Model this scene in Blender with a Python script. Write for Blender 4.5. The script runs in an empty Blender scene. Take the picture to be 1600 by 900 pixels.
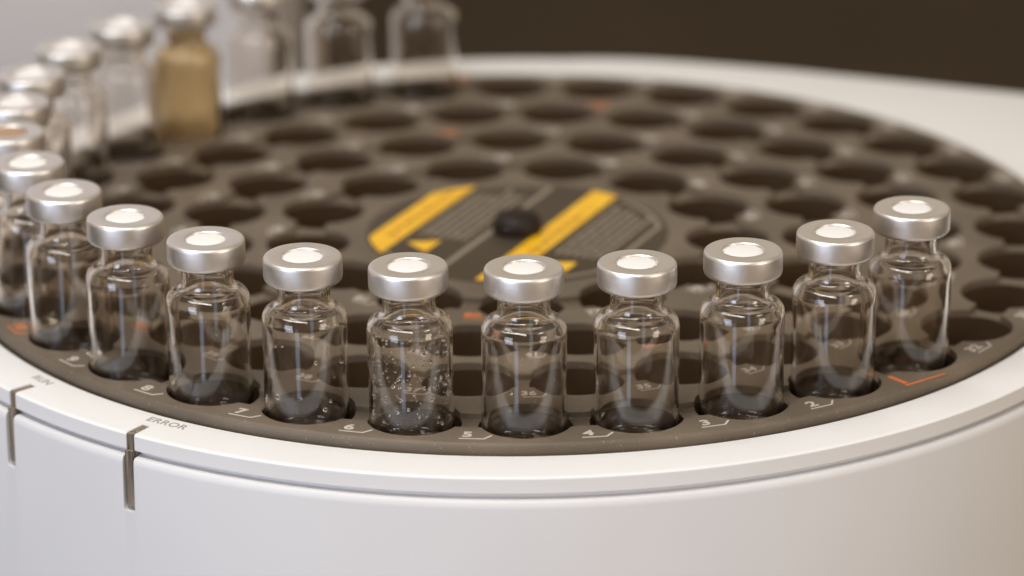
import bpy, bmesh, math, random
import mathutils, mathutils.geometry
from mathutils import Vector, Matrix
PI = math.pi
MM = 0.001
sc = bpy.context.scene
col = sc.collection
random.seed(7)

# ------------------------------------------------------------ camera
F = Vector((0.00000000, 0.93924264, -0.34325394))
R = Vector((0.99997440, -0.00245627, -0.00672107))
U = Vector((0.00715584, 0.34324515, 0.93921859))
cam_d = bpy.data.cameras.new('camera')
cam = bpy.data.objects.new('camera', cam_d)
col.objects.link(cam)
cam.matrix_world = Matrix((
    (R.x, U.x, -F.x, -1.631 * MM),
    (R.y, U.y, -F.y, -985.848 * MM),
    (R.z, U.z, -F.z, 343.180 * MM),
    (0, 0, 0, 1)))
cam_d.sensor_width = 36
cam_d.lens = 5666.91 / 1600 * 36
cam_d.clip_start = 0.02
cam_d.clip_end = 50
cam_d.dof.use_dof = True
cam_d.dof.focus_distance = 0.907
cam_d.dof.aperture_fstop = 7.4
cam_d.dof.aperture_blades = 0
sc.camera = cam

# ------------------------------------------------------------ world, lamps, exposure
W = bpy.data.worlds.new('World')
sc.world = W
W.use_nodes = True
bg = W.node_tree.nodes['Background']
bg.inputs[0].default_value = (1.0, 0.82, 0.62, 1)
bg.inputs[1].default_value = 0.30


def area(name, loc, target, sx, sy, power, color, spin=0.0):
    d = bpy.data.lights.new(name, 'AREA')
    d.shape = 'RECTANGLE'
    d.size = sx
    d.size_y = sy
    d.energy = power
    d.color = color
    o = bpy.data.objects.new(name, d)
    col.objects.link(o)
    o.location = loc
    q = (Vector(target) - Vector(loc)).to_track_quat('-Z', 'Y')
    o.rotation_euler = (q.to_matrix() @ Matrix.Rotation(spin, 3, 'Z')).to_euler()
    return o


area('ceiling_light', (-0.33, -0.50, 1.05), (-0.2, -0.12, 0), 1.08, 0.10, 4.9, (1.0, 0.98, 0.955), math.radians(-12))
area('ceiling_light', (-0.33, -0.32, 1.05), (-0.2, -0.12, 0), 1.08, 0.10, 4.9, (1.0, 0.98, 0.955), math.radians(-12))
area('ceiling_light', (1.25, -0.6, 1.75), (0, -0.05, 0), 0.5, 0.16, 4, (1.0, 0.94, 0.86))
area('added_back_fill', (0.5, 2.6, 1.35), (0, 0.0, 0), 3.2, 1.3, 3.5, (1.0, 0.87, 0.72))  # added fill behind the tray, brightens cap tops and tray sheen; no source seen
area('window', (-0.34, -1.02, -0.20), (0, -0.1, -0.05), 0.17, 0.50, 0.36, (0.55, 0.70, 1.0))  # added low blue panel, unseen, for the streaks on caps and glass
area('window', (-1.6, -1.9, 0.45), (0, -0.05, 0.0), 0.9, 1.2, 25, (0.70, 0.80, 1.0))
area('added_warm_fill', (1.9, -1.5, 0.6), (0, -0.05, 0.0), 0.7, 0.9, 15, (1.0, 0.87, 0.74))  # added warm fill for the housing's right side, no known lamp

sc.view_settings.view_transform = 'Standard'
sc.view_settings.look = 'None'
sc.view_settings.exposure = 0
sc.view_settings.gamma = 1
sc.cycles.max_bounces = 24
sc.cycles.transmission_bounces = 22
sc.cycles.glossy_bounces = 8
sc.cycles.diffuse_bounces = 4
sc.cycles.transparent_max_bounces = 12
sc.cycles.caustics_refractive = True
sc.cycles.caustics_reflective = True
sc.cycles.blur_glossy = 0.3
sc.cycles.sample_clamp_indirect = 6

# ------------------------------------------------------------ materials


def mat(name, base, rough=0.5, metal=0.0, spec=0.5, trans=0.0, ior=1.5):
    m = bpy.data.materials.new(name)
    m.use_nodes = True
    b = m.node_tree.nodes['Principled BSDF']
    b.inputs['Base Color'].default_value = (*base, 1)
    b.inputs['Roughness'].default_value = rough
    b.inputs['Metallic'].default_value = metal
    b.inputs['Specular IOR Level'].default_value = spec
    b.inputs['Transmission Weight'].default_value = trans
    b.inputs['IOR'].default_value = ior
    return m


def nodes(m):
    return m.node_tree.nodes, m.node_tree.links, m.node_tree.nodes['Principled BSDF']


def tex_coord(m):
    n, l, b = nodes(m)
    return n.new('ShaderNodeTexCoord').outputs['Object']


def colour_noise(m, c1, c2, scale, lo=0.35, hi=0.65, detail=4, rough_to=None):
    """base colour wanders between two tones of the same material"""
    n, l, b = nodes(m)
    t = n.new('ShaderNodeTexNoise')
    t.inputs['Scale'].default_value = scale
    t.inputs['Detail'].default_value = detail
    l.new(tex_coord(m), t.inputs['Vector'])
    r = n.new('ShaderNodeValToRGB')
    r.color_ramp.elements[0].position = lo
    r.color_ramp.elements[1].position = hi
    r.color_ramp.elements[0].color = (*c1, 1)
    r.color_ramp.elements[1].color = (*c2, 1)
    l.new(t.outputs['Fac'], r.inputs[0])
    l.new(r.outputs[0], b.inputs['Base Color'])
    return r


def bump_noise(m, scale, strength, dist, detail=2, bevel=None):
    n, l, b = nodes(m)
    t = n.new('ShaderNodeTexNoise')
    t.inputs['Scale'].default_value = scale
    t.inputs['Detail'].default_value = detail
    l.new(tex_coord(m), t.inputs['Vector'])
    bp = n.new('ShaderNodeBump')
    bp.inputs['Strength'].default_value = strength
    bp.inputs['Distance'].default_value = dist
    l.new(t.outputs['Fac'], bp.inputs['Height'])
    if bevel:
        bv = n.new('ShaderNodeBevel')
        bv.samples = 4
        bv.inputs['Radius'].default_value = bevel
        l.new(bv.outputs[0], bp.inputs['Normal'])
    l.new(bp.outputs[0], b.inputs['Normal'])


# tray: dark grey brown moulded plastic with dust specks
m_tray = mat('tray plastic', (0.17, 0.12, 0.07), 0.47, spec=0.38)
n, l, b = nodes(m_tray)
big = n.new('ShaderNodeTexNoise'); big.inputs['Scale'].default_value = 34; big.inputs['Detail'].default_value = 6
fine = n.new('ShaderNodeTexNoise'); fine.inputs['Scale'].default_value = 1500; fine.inputs['Detail'].default_value = 2
tc = tex_coord(m_tray)
l.new(tc, big.inputs['Vector']); l.new(tc, fine.inputs['Vector'])
r1 = n.new('ShaderNodeValToRGB')
r1.color_ramp.elements[0].position = 0.3; r1.color_ramp.elements[0].color = (0.118, 0.092, 0.064, 1)
r1.color_ramp.elements[1].position = 0.7; r1.color_ramp.elements[1].color = (0.176, 0.138, 0.098, 1)
l.new(big.outputs['Fac'], r1.inputs[0])
r2 = n.new('ShaderNodeValToRGB')
r2.color_ramp.elements[0].position = 0.66; r2.color_ramp.elements[0].color = (0, 0, 0, 1)
r2.color_ramp.elements[1].position = 0.78; r2.color_ramp.elements[1].color = (1, 1, 1, 1)
l.new(fine.outputs['Fac'], r2.inputs[0])
mx = n.new('ShaderNodeMixRGB'); mx.inputs[2].default_value = (0.36, 0.31, 0.26, 1)
l.new(r2.outputs[0], mx.inputs[0]); l.new(r1.outputs[0], mx.inputs[1]); l.new(mx.outputs[0], b.inputs['Base Color'])
bump_noise(m_tray, 2500, 0.25, 0.00008, bevel=0.0005)

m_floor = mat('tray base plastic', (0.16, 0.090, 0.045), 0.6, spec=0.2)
m_well_shade = mat('well shade colour', (0.068, 0.041, 0.022), 0.6, spec=0.15)  # hole walls coloured darker to stand for the shade inside them
m_label = mat('label film', (0.066, 0.050, 0.031), 0.5, spec=0.3)
bump_noise(m_label, 900, 0.1, 0.00005)
m_yellow = mat('warning yellow', (0.86, 0.42, 0.02), 0.4)
colour_noise(m_yellow, (0.88, 0.44, 0.006), (0.98, 0.60, 0.02), 220, 0.35, 0.65)
m_print = mat('label print', (0.30, 0.25, 0.19), 0.5, spec=0.3)
m_mark = mat('white position print', (0.60, 0.55, 0.50), 0.5)
m_orange = mat('orange position print', (0.72, 0.19, 0.045), 0.5)
m_knob = mat('knob plastic', (0.018, 0.011, 0.007), 0.5, spec=0.3)

m_white = mat('housing plastic', (0.80, 0.785, 0.775), 0.45, spec=0.45)
colour_noise(m_white, (0.83, 0.825, 0.82), (0.855, 0.85, 0.845), 25, 0.3, 0.7)
bump_noise(m_white, 1400, 0.18, 0.00008, bevel=0.0004)
m_body = mat('housing body plastic', (0.66, 0.655, 0.66), 0.5, spec=0.4)
colour_noise(m_body, (0.75, 0.745, 0.75), (0.78, 0.775, 0.78), 18, 0.3, 0.7)
bump_noise(m_body, 1100, 0.25, 0.0001, bevel=0.0005)
m_ink = mat('grey housing print', (0.40, 0.34, 0.30), 0.6)
m_pipe = mat('indicator window plastic', (0.20, 0.16, 0.12), 0.35)
n, l, b = nodes(m_pipe)
wv = n.new('ShaderNodeTexNoise'); wv.inputs['Scale'].default_value = 500; wv.inputs['Detail'].default_value = 3
mp = n.new('ShaderNodeMapping'); mp.inputs['Scale'].default_value = (2.2, 2.2, 0.12)
l.new(tex_coord(m_pipe), mp.inputs[0]); l.new(mp.outputs[0], wv.inputs['Vector'])
rr = n.new('ShaderNodeValToRGB')
rr.color_ramp.elements[0].position = 0.35; rr.color_ramp.elements[0].color = (0.075, 0.055, 0.038, 1)
rr.color_ramp.elements[1].position = 0.65; rr.color_ramp.elements[1].color = (0.34, 0.28, 0.22, 1)
l.new(wv.outputs['Fac'], rr.inputs[0]); l.new(rr.outputs[0], b.inputs['Base Color'])

m_cab = mat('cabinet paint', (0.60, 0.57, 0.55), 0.5)
colour_noise(m_cab, (0.53, 0.495, 0.475), (0.57, 0.535, 0.515), 6)
m_bench = mat('bench laminate', (0.060, 0.040, 0.022), 0.75, spec=0.1)
colour_noise(m_bench, (0.062, 0.044, 0.027), (0.076, 0.055, 0.035), 5)

m_room_floor = mat('floor covering', (0.42, 0.33, 0.24), 0.6)

# glass
m_glass = mat('clear glass', (0.99, 0.96, 0.92), 0.0, trans=1.0, ior=1.56)
n, l, b = nodes(m_glass)
gt = n.new('ShaderNodeTexNoise'); gt.inputs['Scale'].default_value = 170; gt.inputs['Detail'].default_value = 1
l.new(tex_coord(m_glass), gt.inputs['Vector'])
gb = n.new('ShaderNodeBump'); gb.inputs['Strength'].default_value = 0.06; gb.inputs['Distance'].default_value = 0.00006
l.new(gt.outputs['Fac'], gb.inputs['Height']); l.new(gb.outputs[0], b.inputs['Normal'])
m_amber = mat('amber glass', (0.985, 0.93, 0.82), 0.0, trans=1.0, ior=1.5)
m_cont = mat('tan liquid', (1.0, 0.83, 0.54), 0.4, trans=0.62, ior=1.34)
m_water = mat('water', (1, 1, 1), 0.0, trans=1.0, ior=1.45)
# crimp cap: satin aluminium, faint circular brushing
m_alu = mat('crimp aluminium', (0.86, 0.83, 0.80), 0.4, metal=1.0)
n, l, b = nodes(m_alu)
tx = n.new('ShaderNodeTexCoord'); sp = n.new('ShaderNodeSeparateXYZ')
l.new(tx.outputs['Object'], sp.inputs[0])
sq = n.new('ShaderNodeMath'); sq.operation = 'POWER'; sq.inputs[1].default_value = 2
sq2 = n.new('ShaderNodeMath'); sq2.operation = 'POWER'; sq2.inputs[1].default_value = 2
l.new(sp.outputs['X'], sq.inputs[0]); l.new(sp.outputs['Y'], sq2.inputs[0])
ad = n.new('ShaderNodeMath'); l.new(sq.outputs[0], ad.inputs[0]); l.new(sq2.outputs[0], ad.inputs[1])
rt = n.new('ShaderNodeMath'); rt.operation = 'SQRT'; l.new(ad.outputs[0], rt.inputs[0])
cb = n.new('ShaderNodeCombineXYZ'); l.new(rt.outputs[0], cb.inputs[0]); l.new(sp.outputs['Z'], cb.inputs[2])
nz = n.new('ShaderNodeTexNoise'); nz.inputs['Scale'].default_value = 2200; nz.inputs['Detail'].default_value = 2
l.new(cb.outputs[0], nz.inputs['Vector'])
oi = n.new('ShaderNodeObjectInfo'); om = n.new('ShaderNodeMath'); om.operation = 'MULTIPLY'; om.inputs[1].default_value = 37
l.new(oi.outputs['Random'], om.inputs[0])
nb = n.new('ShaderNodeTexNoise'); nb.noise_dimensions = '4D'; l.new(om.outputs[0], nb.inputs['W']); nb.inputs['Scale'].default_value = 420; nb.inputs['Detail'].default_value = 5
l.new(tx.outputs['Object'], nb.inputs['Vector'])
mr = n.new('ShaderNodeMapRange'); mr.inputs['To Min'].default_value = 0.34; mr.inputs['To Max'].default_value = 0.50
l.new(nb.outputs['Fac'], mr.inputs['Value']); l.new(mr.outputs[0], b.inputs['Roughness'])
am = n.new('ShaderNodeMath'); am.operation = 'MULTIPLY_ADD'; am.inputs[1].default_value = 0.6
l.new(nz.outputs['Fac'], am.inputs[0]); l.new(nb.outputs['Fac'], am.inputs[2])
bp = n.new('ShaderNodeBump'); bp.inputs['Strength'].default_value = 0.35; bp.inputs['Distance'].default_value = 0.00006
l.new(am.outputs[0], bp.inputs['Height']); l.new(bp.outputs[0], b.inputs['Normal'])
m_sept = mat('white septum', (0.90, 0.88, 0.86), 0.5, spec=0.2)
m_sept_b = mat('tan septum', (0.42, 0.27, 0.16), 0.5)

# ------------------------------------------------------------ helpers


def finish(me, smooth_deg=35):
    me.shade_smooth() if hasattr(me, 'shade_smooth') else None
    for p in me.polygons:
        p.use_smooth = True
    me.set_sharp_from_angle(angle=math.radians(smooth_deg))


def link(name, me, m, parent=None, smooth=35):
    if smooth:
        finish(me, smooth)
    me.materials.clear()
    me.materials.append(m)
    me.name = name
    o = bpy.data.objects.new(name, me)
    col.objects.link(o)
    if parent:
        o.parent = parent
    return o


def obj(name, bm, m, parent=None, smooth=35):
    bmesh.ops.recalc_face_normals(bm, faces=bm.faces)
    me = bpy.data.meshes.new(name)
    bm.to_mesh(me)
    bm.free()
    return link(name, me, m, parent, smooth)


def lathe(prof, seg=96, closed=False, bm=None, loc=(0, 0, 0)):
    """prof: (r, z) in mm; closed joins last to first; r == 0 ends become poles"""
    bm = bm or bmesh.new()
    rings = []
    for r, z in prof:
        if r < 1e-6:
            rings.append([bm.verts.new((loc[0] * MM, loc[1] * MM, (z + loc[2]) * MM))])
        else:
            rings.append([bm.verts.new(((r * math.cos(2 * PI * k / seg) + loc[0]) * MM,
                                        (r * math.sin(2 * PI * k / seg) + loc[1]) * MM, (z + loc[2]) * MM)) for k in range(seg)])
    m = len(rings)
    for i in range(m if closed else m - 1):
        a, c = rings[i], rings[(i + 1) % m]
        if len(a) == 1 and len(c) == 1:
            continue
        for k in range(seg):
            k2 = (k + 1) % seg
            if len(a) == 1:
                bm.faces.new((a[0], c[k2], c[k]))
            elif len(c) == 1:
                bm.faces.new((a[k], a[k2], c[0]))
            else:
                bm.faces.new((a[k], a[k2], c[k2], c[k]))
    return bm


def arc(cx, cz, r, a0, a1, n=6):
    return [(cx + r * math.cos(math.radians(a0 + (a1 - a0) * i / n)), cz + r * math.sin(math.radians(a0 + (a1 - a0) * i / n))) for i in range(n + 1)]


def empty(name, loc=(0, 0, 0), rz=0.0):
    o = bpy.data.objects.new(name, None)
    col.objects.link(o)
    o.empty_display_size = 0.01
    o.location = [v * MM for v in loc]
    o.rotation_euler = (0, 0, rz)
    return o


def tag(o, label=None, cat=None, group=None, kind=None):
    if label: o['label'] = label
    if cat: o['category'] = cat
    if group: o['group'] = group
    if kind: o['kind'] = kind
    return o


def prism(poly, z0, z1, bm=None):
    bm = bm or bmesh.new()
    lo = [bm.verts.new((x * MM, y * MM, z0 * MM)) for x, y in poly]
    hi = [bm.verts.new((x * MM, y * MM, z1 * MM)) for x, y in poly]
    bm.faces.new(list(reversed(lo)))
    bm.faces.new(hi)
    for i in range(len(poly)):
        j = (i + 1) % len(poly)
        bm.faces.new((lo[i], lo[j], hi[j], hi[i]))
    return bm


def box(x0, x1, y0, y1, z0, z1, bm=None):
    return prism([(x0, y0), (x1, y0), (x1, y1), (x0, y1)], z0, z1, bm)


def boolean(o, cutter_bm, op='DIFFERENCE'):
    bmesh.ops.recalc_face_normals(cutter_bm, faces=cutter_bm.faces)
    me = bpy.data.meshes.new('cut')
    cutter_bm.to_mesh(me)
    cutter_bm.free()
    c = bpy.data.objects.new('cut', me)
    col.objects.link(c)
    md = o.modifiers.new('b', 'BOOLEAN')
    md.object = c
    md.operation = op
    md.solver = 'EXACT'
    dg = bpy.context.evaluated_depsgraph_get()
    new = bpy.data.meshes.new_from_object(o.evaluated_get(dg))
    o.modifiers.clear()
    old = o.data
    o.data = new
    bpy.data.meshes.remove(old)
    bpy.data.objects.remove(c)
    bpy.data.meshes.remove(me)
    return o


def text_bm(s, size, bold=0.0, thick=0.05, spacing=1.0):
    """mesh of a word lying in the xy plane, centred, size in mm (letter height about 0.7 size)"""
    cu = bpy.data.curves.new('t', 'FONT')
    cu.body = s
    cu.size = size * MM
    cu.offset = bold * MM
    cu.extrude = thick * MM
    cu.space_character = spacing
    cu.align_x = 'CENTER'
    cu.align_y = 'CENTER'
    cu.resolution_u = 4
    o = bpy.data.objects.new('t', cu)
    col.objects.link(o)
    dg = bpy.context.evaluated_depsgraph_get()
    me = bpy.data.meshes.new_from_object(o.evaluated_get(dg))
    bm = bmesh.new()
    bm.from_mesh(me)
    bpy.data.objects.remove(o)
    bpy.data.meshes.remove(me)
    return bm


def polar(r, deg, z=0.0):
    a = math.radians(deg)
    return (r * math.cos(a), r * math.sin(a), z)


# ------------------------------------------------------------ setting
b_ = obj('bench_top', box(-3000, 3000, -330, 3200, -340, -300), m_bench, smooth=0)
fl_ = obj('floor', box(-5000, 5000, -5000, 4000, -1000, -950), m_room_floor, smooth=0)
tag(fl_, kind='structure')
tag(b_, kind='structure')

# ------------------------------------------------------------ housing
RC = 174.2


def outline(deg):
    """outer radius of the white housing in plan"""
    d = (deg + 180) % 360 - 180
    if d <= -20 or d >= 170:
        return RC
    if d >= 85:
        t = min(1, (170 - d) / 75)
        t = t * t * (3 - 2 * t)
        return RC + 11.0 * t
    # straight edge running off to the right: through (60,181.8) and (165,140.5)
    a = math.radians(d)
    nx, ny = 0.366, 0.9305
    c = 60 * nx + 181.8 * ny
    den = nx * math.cos(a) + ny * math.sin(a)
    rl = c / den if den > 0.2 else 999
    rl = min(rl, 250)
    base = RC + 11.0
    rr = max(rl, 100) if rl < base + 100 else rl
    rr = min(rr, 250)
    if d > 62:
        t = (d - 62) / 23
        rr = rr * (1 - t) + base * t
    if d < 15:
        t = (15 - d) / 35
        t = t * t * (3 - 2 * t)
        rr = rr * (1 - t) + RC * t
    return rr


def sweep(prof, seg=360, closed=True):
    """prof: (mode, r, z): mode 'c' = plain circle radius, 'o' = offset from the outline"""
    bm = bmesh.new()
    rings = []
    for mode, r, z in prof:
        ring = []
        for k in range(seg):
            d = 360.0 * k / seg
            rad = r if mode == 'c' else outline(d) + r
            x, y, _ = polar(rad, d)
            ring.append(bm.verts.new((x * MM, y * MM, z * MM)))
        rings.append(ring)
    m = len(rings)
    for i in range(m if closed else m - 1):
        a, c = rings[i], rings[(i + 1) % m]
        for k in range(seg):
            k2 = (k + 1) % seg
            bm.faces.new((a[k], a[k2], c[k2], c[k]))
    return bm


housing = empty('sampler_housing', (0, 0, -90))
tag(housing, 'white round housing with ERROR and RUN windows, carrying the dark vial tray', 'sampler housing')
HZ = 90  # children are built in world mm and lowered onto the empty


def hchild(o):
    o.parent = housing
    o.matrix_parent_inverse = Matrix.Translation((0, 0, HZ * MM))
    return o


rim = obj('rim', sweep([('c', 159.5, -3.6), ('c', 159.7, -3.2), ('c', 160.7, -2.55), ('c', 161.2, -2.5), ('o', -0.9, -2.5), ('o', -0.35, -2.62), ('o', 0, -3.0),
                        ('o', 0, -6.8), ('o', -0.2, -7.0), ('o', -4, -7.0), ('c', 159.5, -7.0)]), m_white, smooth=40)
hchild(rim)
body = obj('body', sweep([('c', 159.6, -7.05), ('o', -2.4, -7.05), ('o', -2.4, -8.6), ('o', -0.2, -8.45), ('o', 0.7, -8.6), ('o', 1.15, -9.2),
                          ('o', 1.3, -10.5), ('o', 2.0, -60), ('o', 2.0, -90), ('c', 100, -90), ('c', 100, -40), ('c', 159.6, -40)]), m_body, smooth=40)
hchild(body)
foot = obj('plinth', sweep([('c', 90, -90.2), ('o', -20, -90.2), ('o', -20, -300), ('c', 90, -300)]), m_body, smooth=40)
hchild(foot)
foot.name = 'plinth'


def slot_poly(bm, deg, half, r0, r1, z0, z1, roundb=True):
    """box across the wall at angle deg, from radius r0 to r1, z0 (low) to z1, rounded low end"""
    a = math.radians(deg)
    ux, uy = math.cos(a), math.sin(a)
    tx_, ty_ = -uy, ux
    pts = []
    if roundb:
        rc = half * 0.55
        for i in range(5):
            t = PI + PI / 2 * i / 4
            pts.append((-half + rc + rc * math.cos(t), z0 + rc + rc * math.sin(t)))
        for i in range(5):
            t = 1.5 * PI + PI / 2 * i / 4
            pts.append((half - rc + rc * math.cos(t), z0 + rc + rc * math.sin(t)))
    else:
        pts += [(-half, z0), (half, z0)]
    pts += [(half, z1), (-half, z1)]
    A = [bm.verts.new(((ux * r0 + tx_ * s) * MM, (uy * r0 + ty_ * s) * MM, z * MM)) for s, z in pts]
    B = [bm.verts.new(((ux * r1 + tx_ * s) * MM, (uy * r1 + ty_ * s) * MM, z * MM)) for s, z in pts]
    bm.faces.new(A)
    bm.faces.new(list(reversed(B)))
    for i in range(len(pts)):
        j = (i + 1) % len(pts)
        bm.faces.new((A[i], B[i], B[j], A[j]))
    return bm


slots = [(-124.1, 'ERROR', -120.9 - 1.9, 0.0), (-138.7, 'RUN', -139.1 + 0.6, 0.0)]
cb_ = bmesh.new()
cr_ = bmesh.new()
for deg, s_, td, _ in slots:
    slot_poly(cb_, deg, 1.75, RC - 1.6, RC + 5, -23.2, -5.0)
    slot_poly(cr_, deg, 1.28, RC - 6.6, RC + 4, -12, 0, False)
boolean(body, cb_)
boolean(rim, cr_)
finish(body.data, 40)
finish(rim.data, 40)
for deg, word, _, _ in slots:
    bm = slot_poly(bmesh.new(), deg, 1.22, RC - 6.5, RC - 0.25, -6.9, -2.75, False)
    slot_poly(bm, deg, 1.22, RC - 1.5, RC + 0.85, -21.9, -6.95)
    hchild(obj('indicator_window', bm, m_pipe, smooth=0))
for word, deg, r, size, w in (('ERROR', -122.85, 164.0, 3.8, 1), ('RUN', -139.1, 164.1, 3.5, 1)):
    bm = text_bm(word, size, 0.06, 0.03, 1.04)
    x, y, _ = polar(r, deg, 0)
    bmesh.ops.transform(bm, verts=bm.verts, matrix=Matrix.Translation((x * MM, y * MM, -2.46 * MM)) @ Matrix.Rotation(math.radians(deg + 90), 4, 'Z'))
    hchild(obj('lettering', bm, m_ink, smooth=0))

# ------------------------------------------------------------ vial tray
tray = empty('vial_tray', (0, 0, -14))
tag(tray, 'dark round sampler tray with rings of numbered holes and a yellow striped centre label', 'vial tray')


def tchild(o, parent=None):
    o.parent = parent or tray
    if parent is None:
        o.matrix_parent_inverse = Matrix.Translation((0, 0, 14 * MM))
    return o


RINGS = [(32, 143.6, -33.04, 1, 1), (26, 115.73, None, 33, 50), (19, 87.86, None, 59, 70), (13, 60.35, None, 78, 80)]
# angle of a known position in each ring (degrees)
A0 = {1: math.degrees(-0.5780) - 11.25, 50: math.degrees(2.667) - 5 * 360 / 26, 70: math.degrees(2.5831) - 2 * 360 / 19, 80: math.degrees(2.7936) - 9 * 360 / 13}


def pos(ring, num):
    N, Rr_, _, first, known = RINGS[ring]
    return Rr_, A0[known] - (num - known) * 360.0 / N


HR = 12.0


def holed_plate(name, m, r_out, z_top, z_low, groove=None, edge=None):
    """flat plate with every vial hole cut through, optional ring grooves, and an edge profile"""
    pts, loops, holes = [], [], []

    def add_loop(cx, cy, r, n, ph=0.0):
        k0 = len(pts)
        pts.extend(Vector((cx + r * math.cos(2 * PI * q / n + ph), cy + r * math.sin(2 * PI * q / n + ph))) for q in range(n))
        loops.extend((k0 + q, k0 + (q + 1) % n) for q in range(n))

    add_loop(0, 0, r_out, 256)
    for ri, (N, Rr_, _, first, known) in enumerate(RINGS):
        if groove:
            add_loop(0, 0, Rr_ - groove[0], 224, 0.003)
            add_loop(0, 0, Rr_ + groove[0], 240, 0.005)
        for k in range(N):
            r, dg = pos(ri, first + k)
            x, y, _ = polar(r, dg)
            holes.append((x, y))
            add_loop(x, y, HR, 64, 0.011 * k)
    vs, _, fs, _, _, _ = mathutils.geometry.delaunay_2d_cdt(pts, loops, [], 0, 1e-5)
    level = {}
    for fi, f in enumerate(fs):
        c = sum((vs[q] for q in f), Vector((0, 0))) / len(f)
        d = c.length
        if d > r_out * 0.99995:
            continue
        if min((c.x - hx) ** 2 + (c.y - hy) ** 2 for hx, hy in holes) < (HR * 0.9995) ** 2:
            continue
        z = z_top
        if groove:
            for N, Rr_, _, _, _ in RINGS:
                if abs(d - Rr_) < groove[0]:
                    z = z_top - groove[1]
        level[fi] = z
    bm = bmesh.new()
    cache = {}

    def V(q, z):
        key = (q, round(z, 3))
        if key not in cache:
            cache[key] = bm.verts.new((vs[q].x * MM, vs[q].y * MM, z * MM))
        return cache[key]

    sides = {}
    for fi, z in level.items():
        f = list(fs[fi])
        area2 = sum(vs[f[a]].x * vs[f[(a + 1) % len(f)]].y - vs[f[(a + 1) % len(f)]].x * vs[f[a]].y for a in range(len(f)))
        if area2 < 0:
            f.reverse()
        bm.faces.new([V(q, z) for q in f])
        for a in range(len(f)):
            sides.setdefault(tuple(sorted((f[a], f[(a + 1) % len(f)]))), []).append((f[a], f[(a + 1) % len(f)], z))
    for key, use in sides.items():
        if len(use) == 2:
            (a, b2, z1), (_, _, z2) = use
            if abs(z1 - z2) > 1e-6:
                if z1 < z2:
                    a, b2, z1, z2 = use[1][0], use[1][1], z2, z1
                bm.faces.new((V(b2, z1), V(a, z1), V(a, z2), V(b2, z2)))
        else:
            a, b2, z1 = use[0]
            if vs[a].length > r_out * 0.9999 and vs[b2].length > r_out * 0.9999:
                prev = (V(a, z1), V(b2, z1))
                for er, ez in (edge or [(r_out, z_low)]):
                    ka, kb = (a, er, ez), (b2, er, ez)
                    for kk in (ka, kb):
                        if kk not in cache:
                            dd = vs[kk[0]].normalized() * er
                            cache[kk] = bm.verts.new((dd.x * MM, dd.y * MM, ez * MM))
                    bm.faces.new((prev[1], prev[0], cache[ka], cache[kb]))
                    prev = (cache[ka], cache[kb])
            else:
                bm.faces.new((V(b2, z1), V(a, z1), V(a, z_low), V(b2, z_low)))
    me = bpy.data.meshes.new(name)
    bm.to_mesh(me)
    bm.free()
    return link(name, me, m, None, 30)


deck = holed_plate('deck', m_tray, 157.5, 0, -2.1, (4.6, 1.7), arc(157.5, -1.3, 1.3, 75, 0, 5) + [(158.85, -3.5), (158.8, -3.6), (158.5, -3.6)])
tchild(deck)
block = holed_plate('well_shade_block', m_well_shade, 158.3, -2.12, -10.38)  # added block under the deck; its dark walls put shade into the holes
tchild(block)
base = obj('base_plate', lathe([(0, -10.41), (158.3, -10.41), (158.3, -14), (0, -14)], 128), m_floor, smooth=30)
tchild(base)
for ri, (N, Rr_, _, first, known) in enumerate(RINGS):
    for k in range(N):
        num = first + k
        r, dg = pos(ri, num)
        lab = text_bm(str(num), 4.5 if num < 10 else 4.2, 0.14, 0.03, 1.05)
        if num == 1:
            bmesh.ops.transform(lab, verts=lab.verts, matrix=Matrix.Diagonal((1.7, 1.9, 1, 1)))
        # frame: x to the right seen from outside (growing angle), y inwards
        bmesh.ops.transform(lab, verts=lab.verts, matrix=Matrix.Scale(1.18, 4, Vector((1, 0, 0))))
        bmesh.ops.transform(lab, verts=lab.verts, matrix=Matrix.Translation((-0.0147, -0.0096, 0)))
        # underline with a kicked up end
        t = 0.26
        if num == 1:
            bmesh.ops.transform(lab, verts=lab.verts, matrix=Matrix.Translation((-0.0015, 0, 0)))
        pl = [(-16.6, -12.45), (-10.3, -12.45), (-8.4, -10.1), (-8.8, -9.8), (-10.6, -12.0), (-16.6, -12.0)]
        if num == 1:
            pl = [(-17.3, -13.7), (-4.2, -15.0), (-4.2, -14.3), (-17.3, -12.9)]
        prism(pl, -0.03, 0.03, lab)
        M_ = Matrix.Translation([v * MM for v in polar(r, dg, 0.04)]) @ Matrix.Rotation(math.radians(dg + 90), 4, 'Z')
        # bend the lettering to its ring
        shrink = 1.0 if ri == 0 else 0.93
        bmesh.ops.transform(lab, verts=lab.verts, matrix=Matrix.Scale(shrink, 4))
        for v in lab.verts:
            x, y = v.co.x, v.co.y
            rho = r * MM - y
            an = math.radians(dg) + x / (r * MM + 0.010)
            v.co.x = rho * math.cos(an)
            v.co.y = rho * math.sin(an)
            v.co.z += 0.04 * MM
        o = obj('position_number', lab, m_orange if num % 10 == 0 or num == 1 else m_mark, smooth=0)
        tchild(o)
        if num % 10 == 0 or num == 1:
            o['label'] = 'orange position number %d' % num

# centre label: disc, two warning labels, strips, rows of small print, icons
ND = Vector((0.911, -0.413)); TD = Vector((0.413, 0.911))


def nt(nn, tt):
    return (ND.x * nn + TD.x * tt, ND.y * nn + TD.y * tt)


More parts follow.
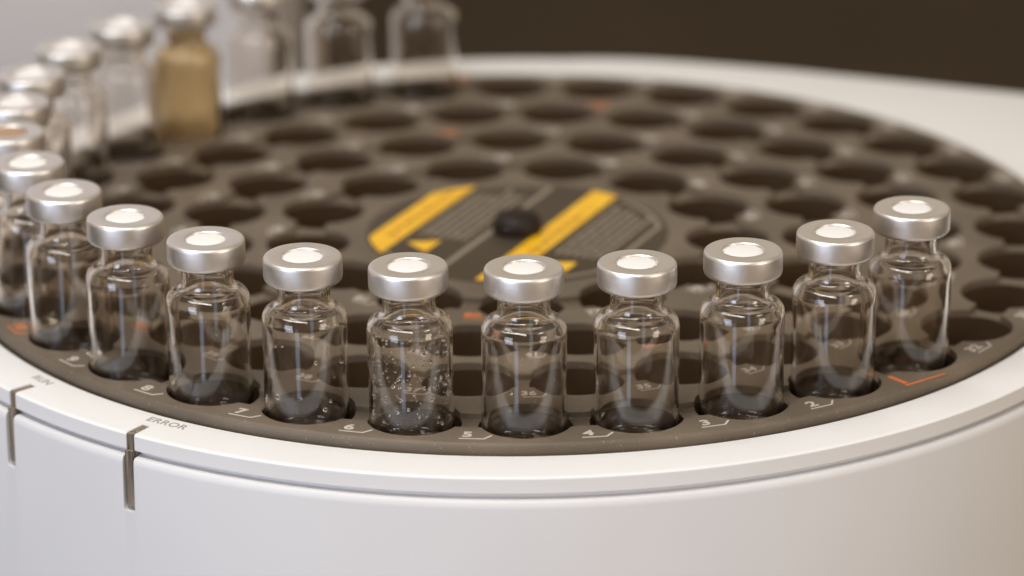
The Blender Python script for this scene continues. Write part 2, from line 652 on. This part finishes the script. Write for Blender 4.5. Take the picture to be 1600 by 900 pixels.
def clipped(n0, n1, r, t0=None, t1=None, steps=14):
    """strip between two parallel lines clipped by a circle"""
    up, dn = [], []
    for i in range(steps + 1):
        q = n0 + (n1 - n0) * i / steps
        h = math.sqrt(max(0.0, r * r - q * q))
        up.append(nt(q, min(h, t1) if t1 is not None else h))
        dn.append(nt(q, max(-h, t0) if t0 is not None else -h))
    return up + list(reversed(dn))


disc = obj('centre_label', lathe([(0, 0.35), (43.0, 0.35), (43.4, 0.15), (43.4, 0.02), (0, 0.02)], 128), m_label, smooth=30)
tchild(disc)


def lchild(o):
    o.parent = disc
    return o


lchild(obj('warning_strip', prism(clipped(-37.0, -27.8, 42.6), 0.36, 0.40), m_yellow, smooth=0))
lchild(obj('warning_strip', prism(clipped(6.0, 14.5, 42.6), 0.36, 0.40), m_yellow, smooth=0))
# borders


def border_bm(bm, path, w=0.9):
    for (x0, y0), (x1, y1) in zip(path, path[1:]):
        d = Vector((x1 - x0, y1 - y0))
        L = d.length
        if L < 1e-6: continue
        d /= L
        nn = Vector((-d.y, d.x)) * w / 2
        prism([(x0 - nn.x, y0 - nn.y), (x1 - nn.x, y1 - nn.y), (x1 + nn.x, y1 + nn.y), (x0 + nn.x, y0 + nn.y)], 0.36, 0.39, bm)
    return bm


bm = bmesh.new()
border_bm(bm, [nt(-6.8, -40), nt(-6.8, 40)], 1.7)
p = clipped(15.5, 36.0, 41.0)
border_bm(bm, p[1:], 1.3)
p = clipped(-26.6, -6.8, 41.0)
border_bm(bm, p[:14], 1.0)
border_bm(bm, p[16:], 1.0)
lchild(obj('border_line', bm, m_print, smooth=0))
rnd = random.Random(3)
for n_rows in ([-25 + 2.6 * i for i in range(6)], [17.5 + 2.6 * i for i in range(6)]):
    bm = bmesh.new()
    for q in n_rows:
        tt = -13.0
        end = 34 - abs(q) * 0.35
        while tt < end:
            wl = rnd.uniform(1.6, 5.5)
            prism([nt(q, tt), nt(q, tt + wl), nt(q + 1.25, tt + wl), nt(q + 1.25, tt)], 0.36, 0.39, bm)
            tt += wl + 0.9
    lchild(obj('small_print', bm, m_print, smooth=0))
m_dim = mat('faded strip print', (0.52, 0.25, 0.02), 0.5)
for n0 in (-36.0, 7.5):
    # a row of dark words on each yellow strip
    bm = bmesh.new()
    tt = -18.0
    while tt < 20:
        wl = rnd.uniform(2.5, 6)
        q = n0 + 3.2
        prism([nt(q, tt), nt(q, tt + wl), nt(q + 1.6, tt + wl), nt(q + 1.6, tt)], 0.41, 0.43, bm)
        tt += wl + 1.4
    lchild(obj('strip_print', bm, m_dim, smooth=0))
for q in (-20.5, 22.5):
    lchild(obj('warning_triangle', prism([nt(q - 4.5, -21.2), nt(q + 4.0, -26.8), nt(q + 4.0, -16.0 if q < 0 else -18.0)], 0.36, 0.41), m_yellow, smooth=0))
kn = [(0, 0.42), (6.9, 0.42), (7.2, 1.5), (7.1, 3.0), (6.6, 4.4), (5.5, 5.6), (3.8, 6.3), (1.8, 6.6), (0, 6.65)]
knob = obj('knob', lathe(kn, 64), m_knob, smooth=40)
lchild(knob)

# ------------------------------------------------------------ cabinet behind the left of the tray
cabinet = empty('instrument_cabinet', (-330, 280, -300))
tag(cabinet, 'tall pale grey instrument cabinet standing behind the left side of the tray', 'cabinet')
bm = box(-252, 249.5, -75, 75, 0, 620)
bmesh.ops.bevel(bm, geom=bm.edges[:], offset=0.003, segments=3, affect='EDGES')
obj('casing', bm, m_cab, cabinet, 40)
bm = box(-240, 240, -77.2, -75.3, 330, 606)
bmesh.ops.bevel(bm, geom=bm.edges[:], offset=0.0006, segments=2, affect='EDGES')
obj('front_panel', bm, m_cab, cabinet, 40)

# ------------------------------------------------------------ vials
GZ = -10.37  # where the glass stands, tray surface = 0


BH = 4.92  # height added below so the body reaches the tray floor


def crv(pts, sub=4):
    """Catmull-Rom through profile points"""
    out = []
    for i in range(len(pts) - 1):
        p0, p1, p2, p3 = pts[max(0, i - 1)], pts[i], pts[i + 1], pts[min(len(pts) - 1, i + 2)]
        for k in range(sub):
            t = k / sub
            out.append(tuple(0.5 * (2 * b_ + (c_ - a_) * t + (2 * a_ - 5 * b_ + 4 * c_ - d_) * t * t + (3 * b_ - a_ - 3 * c_ + d_) * t ** 3)
                             for a_, b_, c_, d_ in zip(p0, p1, p2, p3)))
    out.append(pts[-1])
    return out


INNER = crv([(5.4, 38), (5.42, 35.6), (5.75, 33.9), (6.55, 32.9), (7.65, 32.2), (8.75, 31.4), (9.45, 30.2), (9.68, 28.6), (9.7, 26.5), (9.7, 23.0)])


def glass_profile():
    o_ = [(0, 0.9), (5.0, 0.75), (8.0, 0.15)] + arc(8.75, 2.0, 2.0, -95, 0, 7)
    o_ += [(10.75, 10), (10.75, 20)]
    q = crv([(10.75, 24), (10.75, 27.0), (10.74, 29.4), (10.52, 31.0), (9.85, 32.2), (8.85, 32.9), (7.75, 33.4), (7.0, 34.1), (6.69, 35.2), (6.65, 37)])
    q += [(6.65, 39.2), (6.8, 40.0), (8.6, 40.35), (9.35, 40.8), (9.5, 41.4), (9.5, 43.6), (9.1, 44.2), (8.4, 44.4)]
    i_ = [(5.8, 44.4), (5.45, 44.1), (5.4, 43.4)] + INNER + [(9.7, 15), (9.7, 8)]
    j_ = [(9.65, 5.0), (9.3, 3.6), (8.5, 2.6), (7.2, 2.15), (4.5, 2.2), (0, 2.35)]
    return o_ + [(r, z + BH) for r, z in q + i_] + j_


def cap_profile():
    o_ = [(5.15, 45.35), (5.1, 45.8), (5.35, 46.3), (5.7, 46.42), (8.9, 46.42)] + arc(8.95, 45.45, 0.97, 80, 0, 6)
    o_ += [(9.95, 44.0), (9.95, 41.2), (9.8, 40.55), (9.4, 40.15), (8.6, 39.95), (7.6, 39.9)]
    i_ = [(7.6, 40.15), (8.7, 40.2), (9.55, 40.7), (9.65, 41.3), (9.65, 44.9), (9.3, 45.35)]
    return [(r, z + BH) for r, z in o_ + i_]


me_glass = None
proto = {}


def vial_mesh():
    bm = lathe(glass_profile(), 96)
    bmesh.ops.recalc_face_normals(bm, faces=bm.faces)
    g = bpy.data.meshes.new('glass_body'); bm.to_mesh(g); bm.free(); finish(g, 75)
    bm = lathe(cap_profile(), 96, True)
    bmesh.ops.recalc_face_normals(bm, faces=bm.faces)
    c = bpy.data.meshes.new('crimp_cap'); bm.to_mesh(c); bm.free(); finish(c, 50)
    bm = lathe([(0, 46.35), (3.5, 46.28), (4.5, 46.12), (4.95, 45.85), (5.05, 45.3), (9.2, 45.3), (9.2, 44.46), (5.1, 44.46), (4.9, 43.2), (0, 43.2)], 64, loc=(0, 0, BH))
    bmesh.ops.recalc_face_normals(bm, faces=bm.faces)
    s = bpy.data.meshes.new('septum'); bm.to_mesh(s); bm.free(); finish(s, 50)
    return g, c, s


g_me, c_me, s_me = vial_mesh()


def worn_cap(seed):
    """the crimped skirt is never quite round"""
    me = c_me.copy()
    me.name = 'crimp_cap'
    rn = random.Random(seed)
    ph = [rn.uniform(0, 6.28) for _ in range(6)]
    am_ = [rn.uniform(0.3, 1) for _ in range(6)]
    for v in me.vertices:
        a = math.atan2(v.co.y, v.co.x)
        zz = v.co.z / MM - BH
        w = sum(am_[q] * math.sin((q + 2) * a + ph[q]) for q in range(6)) / 3
        if zz < 41.3:
            f = 1 + 0.012 * w * (41.3 - zz)
            v.co.x *= f
            v.co.y *= f
            v.co.z += 0.10 * MM * w * (41.3 - zz)
        else:
            v.co.z += 0.035 * MM * w * min(1, (zz - 41.3) / 4)
    me.materials.clear()
    me.materials.append(m_alu)
    return me


cap_variants = [worn_cap(q) for q in range(20)]
g_me.materials.append(m_glass); c_me.materials.append(m_alu); s_me.materials.append(m_sept)
g_amber = g_me.copy(); g_amber.materials.clear(); g_amber.materials.append(m_amber); g_amber.name = 'glass_body'
s_tan = s_me.copy(); s_tan.materials.clear(); s_tan.materials.append(m_sept_b); s_tan.name = 'septum'

LABELS = {
    1: 'clear capped glass vial at the orange marked hole, rightmost of the row',
    2: 'clear capped glass vial second from the right end of the row, beside number 2',
    3: 'clear capped glass vial third from the right end of the row, beside number 3',
    4: 'clear capped glass vial directly right of the one nearest the tray front, beside number 4',
    5: 'clear empty capped glass vial beside the tray number 5, nearest the tray front',
    6: 'capped glass vial covered with water droplets, beside the tray number 6',
    7: 'capped glass vial with a few droplets, beside the tray number 7',
    8: 'clear capped glass vial standing beside the tray number 8, above the ERROR window',
    9: 'clear capped glass vial beside the tray number 9, between ERROR and RUN windows',
    10: 'clear capped glass vial beside the orange number 10 at the tray left',
    11: 'capped glass vial cut by the left edge, just behind the vial at orange 10',
    12: 'capped glass vial with a tan septum at the left edge of the photo',
    13: 'blurred capped glass vial cut by the left edge, just behind the tan septum vial',
    14: 'blurred capped glass vial at far left, second behind the tan septum vial',
    15: 'blurred clear capped glass vial second to the left of the amber vial',
    16: 'blurred clear capped glass vial directly left of the amber vial',
    17: 'blurred amber coloured glass vial with silver cap at the back left',
    18: 'blurred clear glass vial directly right of the amber vial, against the pale cabinet',
    19: 'blurred clear glass vial against the dark background, nearer the pale cabinet',
    20: 'blurred clear glass vial against the dark background, last of the row at the back'}

# small leanings and offsets as in the photograph (mm): number -> (dx, dy)
OFF = {1: (-1.0, 0), 2: (-0.5, 0), 4: (-0.2, 0), 5: (-0.4, 0), 6: (-0.4, 0), 9: (-0.9, 0), 10: (-0.8, 0), 13: (1.3, 0), 11: (0.2, 0), 3: (-0.2, 0), 7: (-0.2, 0), 8: (-0.4, 0)}
vials = {}
for num in range(1, 21):
    r, dg = pos(0, num)
    x, y, _ = polar(r, dg)
    dx, dy = OFF.get(num, (0, 0))
    t = empty('glass_vial', (x + dx, y + dy, GZ), random.uniform(0, 6.28))
    t.rotation_euler = (random.gauss(0, 0.005), random.gauss(0, 0.005), t.rotation_euler.z)
    tag(t, LABELS[num], 'vial', 'capped vials standing in the outer ring of the tray')
    for nm, me in (('glass_body', g_amber if num == 17 else g_me), ('crimp_cap', cap_variants[num - 1])):
        o = bpy.data.objects.new(nm, me)
        col.objects.link(o)
        o.parent = t
        if nm == 'crimp_cap':
            s = bpy.data.objects.new('septum', s_tan if num == 12 else s_me)
            col.objects.link(s)
            s.parent = o
            if num == 12:
                s['label'] = 'tan septum'
    vials[num] = t


obj('contents', lathe([(0, 2.6), (7.0, 2.5), (8.9, 3.3), (9.4, 5.5), (9.5, 20)] + [(r - 0.15, z + BH) for r, z in reversed(INNER)] + [(0, 38 + BH)], 64), m_cont, vials[17])


def droplets(num, count, seed, zlo, zhi, rlo, rhi, arc_deg=360, centre=-90):
    """condensed drops on the inside of the glass wall"""
    rn = random.Random(seed)
    bm = bmesh.new()
    placed = []
    tries = 0
    t = vials[num]
    while len(placed) < count and tries < count * 60:
        tries += 1
        a = math.radians(centre + rn.uniform(-arc_deg / 2, arc_deg / 2)) - t.rotation_euler.z
        z = rn.uniform(zlo, zhi)
        rad = rlo + (rhi - rlo) * rn.random() ** 2.2
        Rw = (9.7 if z < 31.2 else 9.7 - (z - 31.2) * 0.45) - 0.42 * rad
        P_ = (a * 9.7, z)
        if count > 100 and rn.random() > 0.45 + 0.55 * max(0, math.cos(a + t.rotation_euler.z + 0.6)) * (0.6 + 0.4 * math.sin(z * 0.9 + a * 4)):
            continue
        if any(math.hypot((P_[0] - q[0] + 30.47) % 60.94 - 30.47, P_[1] - q[1]) < (rad + q[2]) * 1.1 for q in placed):
            continue
        placed.append((P_[0], P_[1], rad))
        M_ = Matrix.Translation((math.cos(a) * Rw * MM, math.sin(a) * Rw * MM, z * MM)) @ Matrix.Rotation(a, 4, 'Z') @ Matrix.Diagonal((0.85, 1, rn.uniform(1.0, 1.25), 1))
        bmesh.ops.create_icosphere(bm, subdivisions=3 if rad > 0.3 else 2, radius=rad * MM, matrix=M_)
    o = obj('droplets', bm, m_water, t, 180)
    o['kind'] = 'stuff'
    return o


droplets(6, 290, 11, 11.0, 35.0, 0.15, 0.5)
droplets(7, 16, 5, 12, 31, 0.17, 0.6, 150)
droplets(5, 7, 8, 18, 31.5, 0.16, 0.4, 120, -60)
droplets(8, 14, 9, 18, 32, 0.14, 0.34, 170)
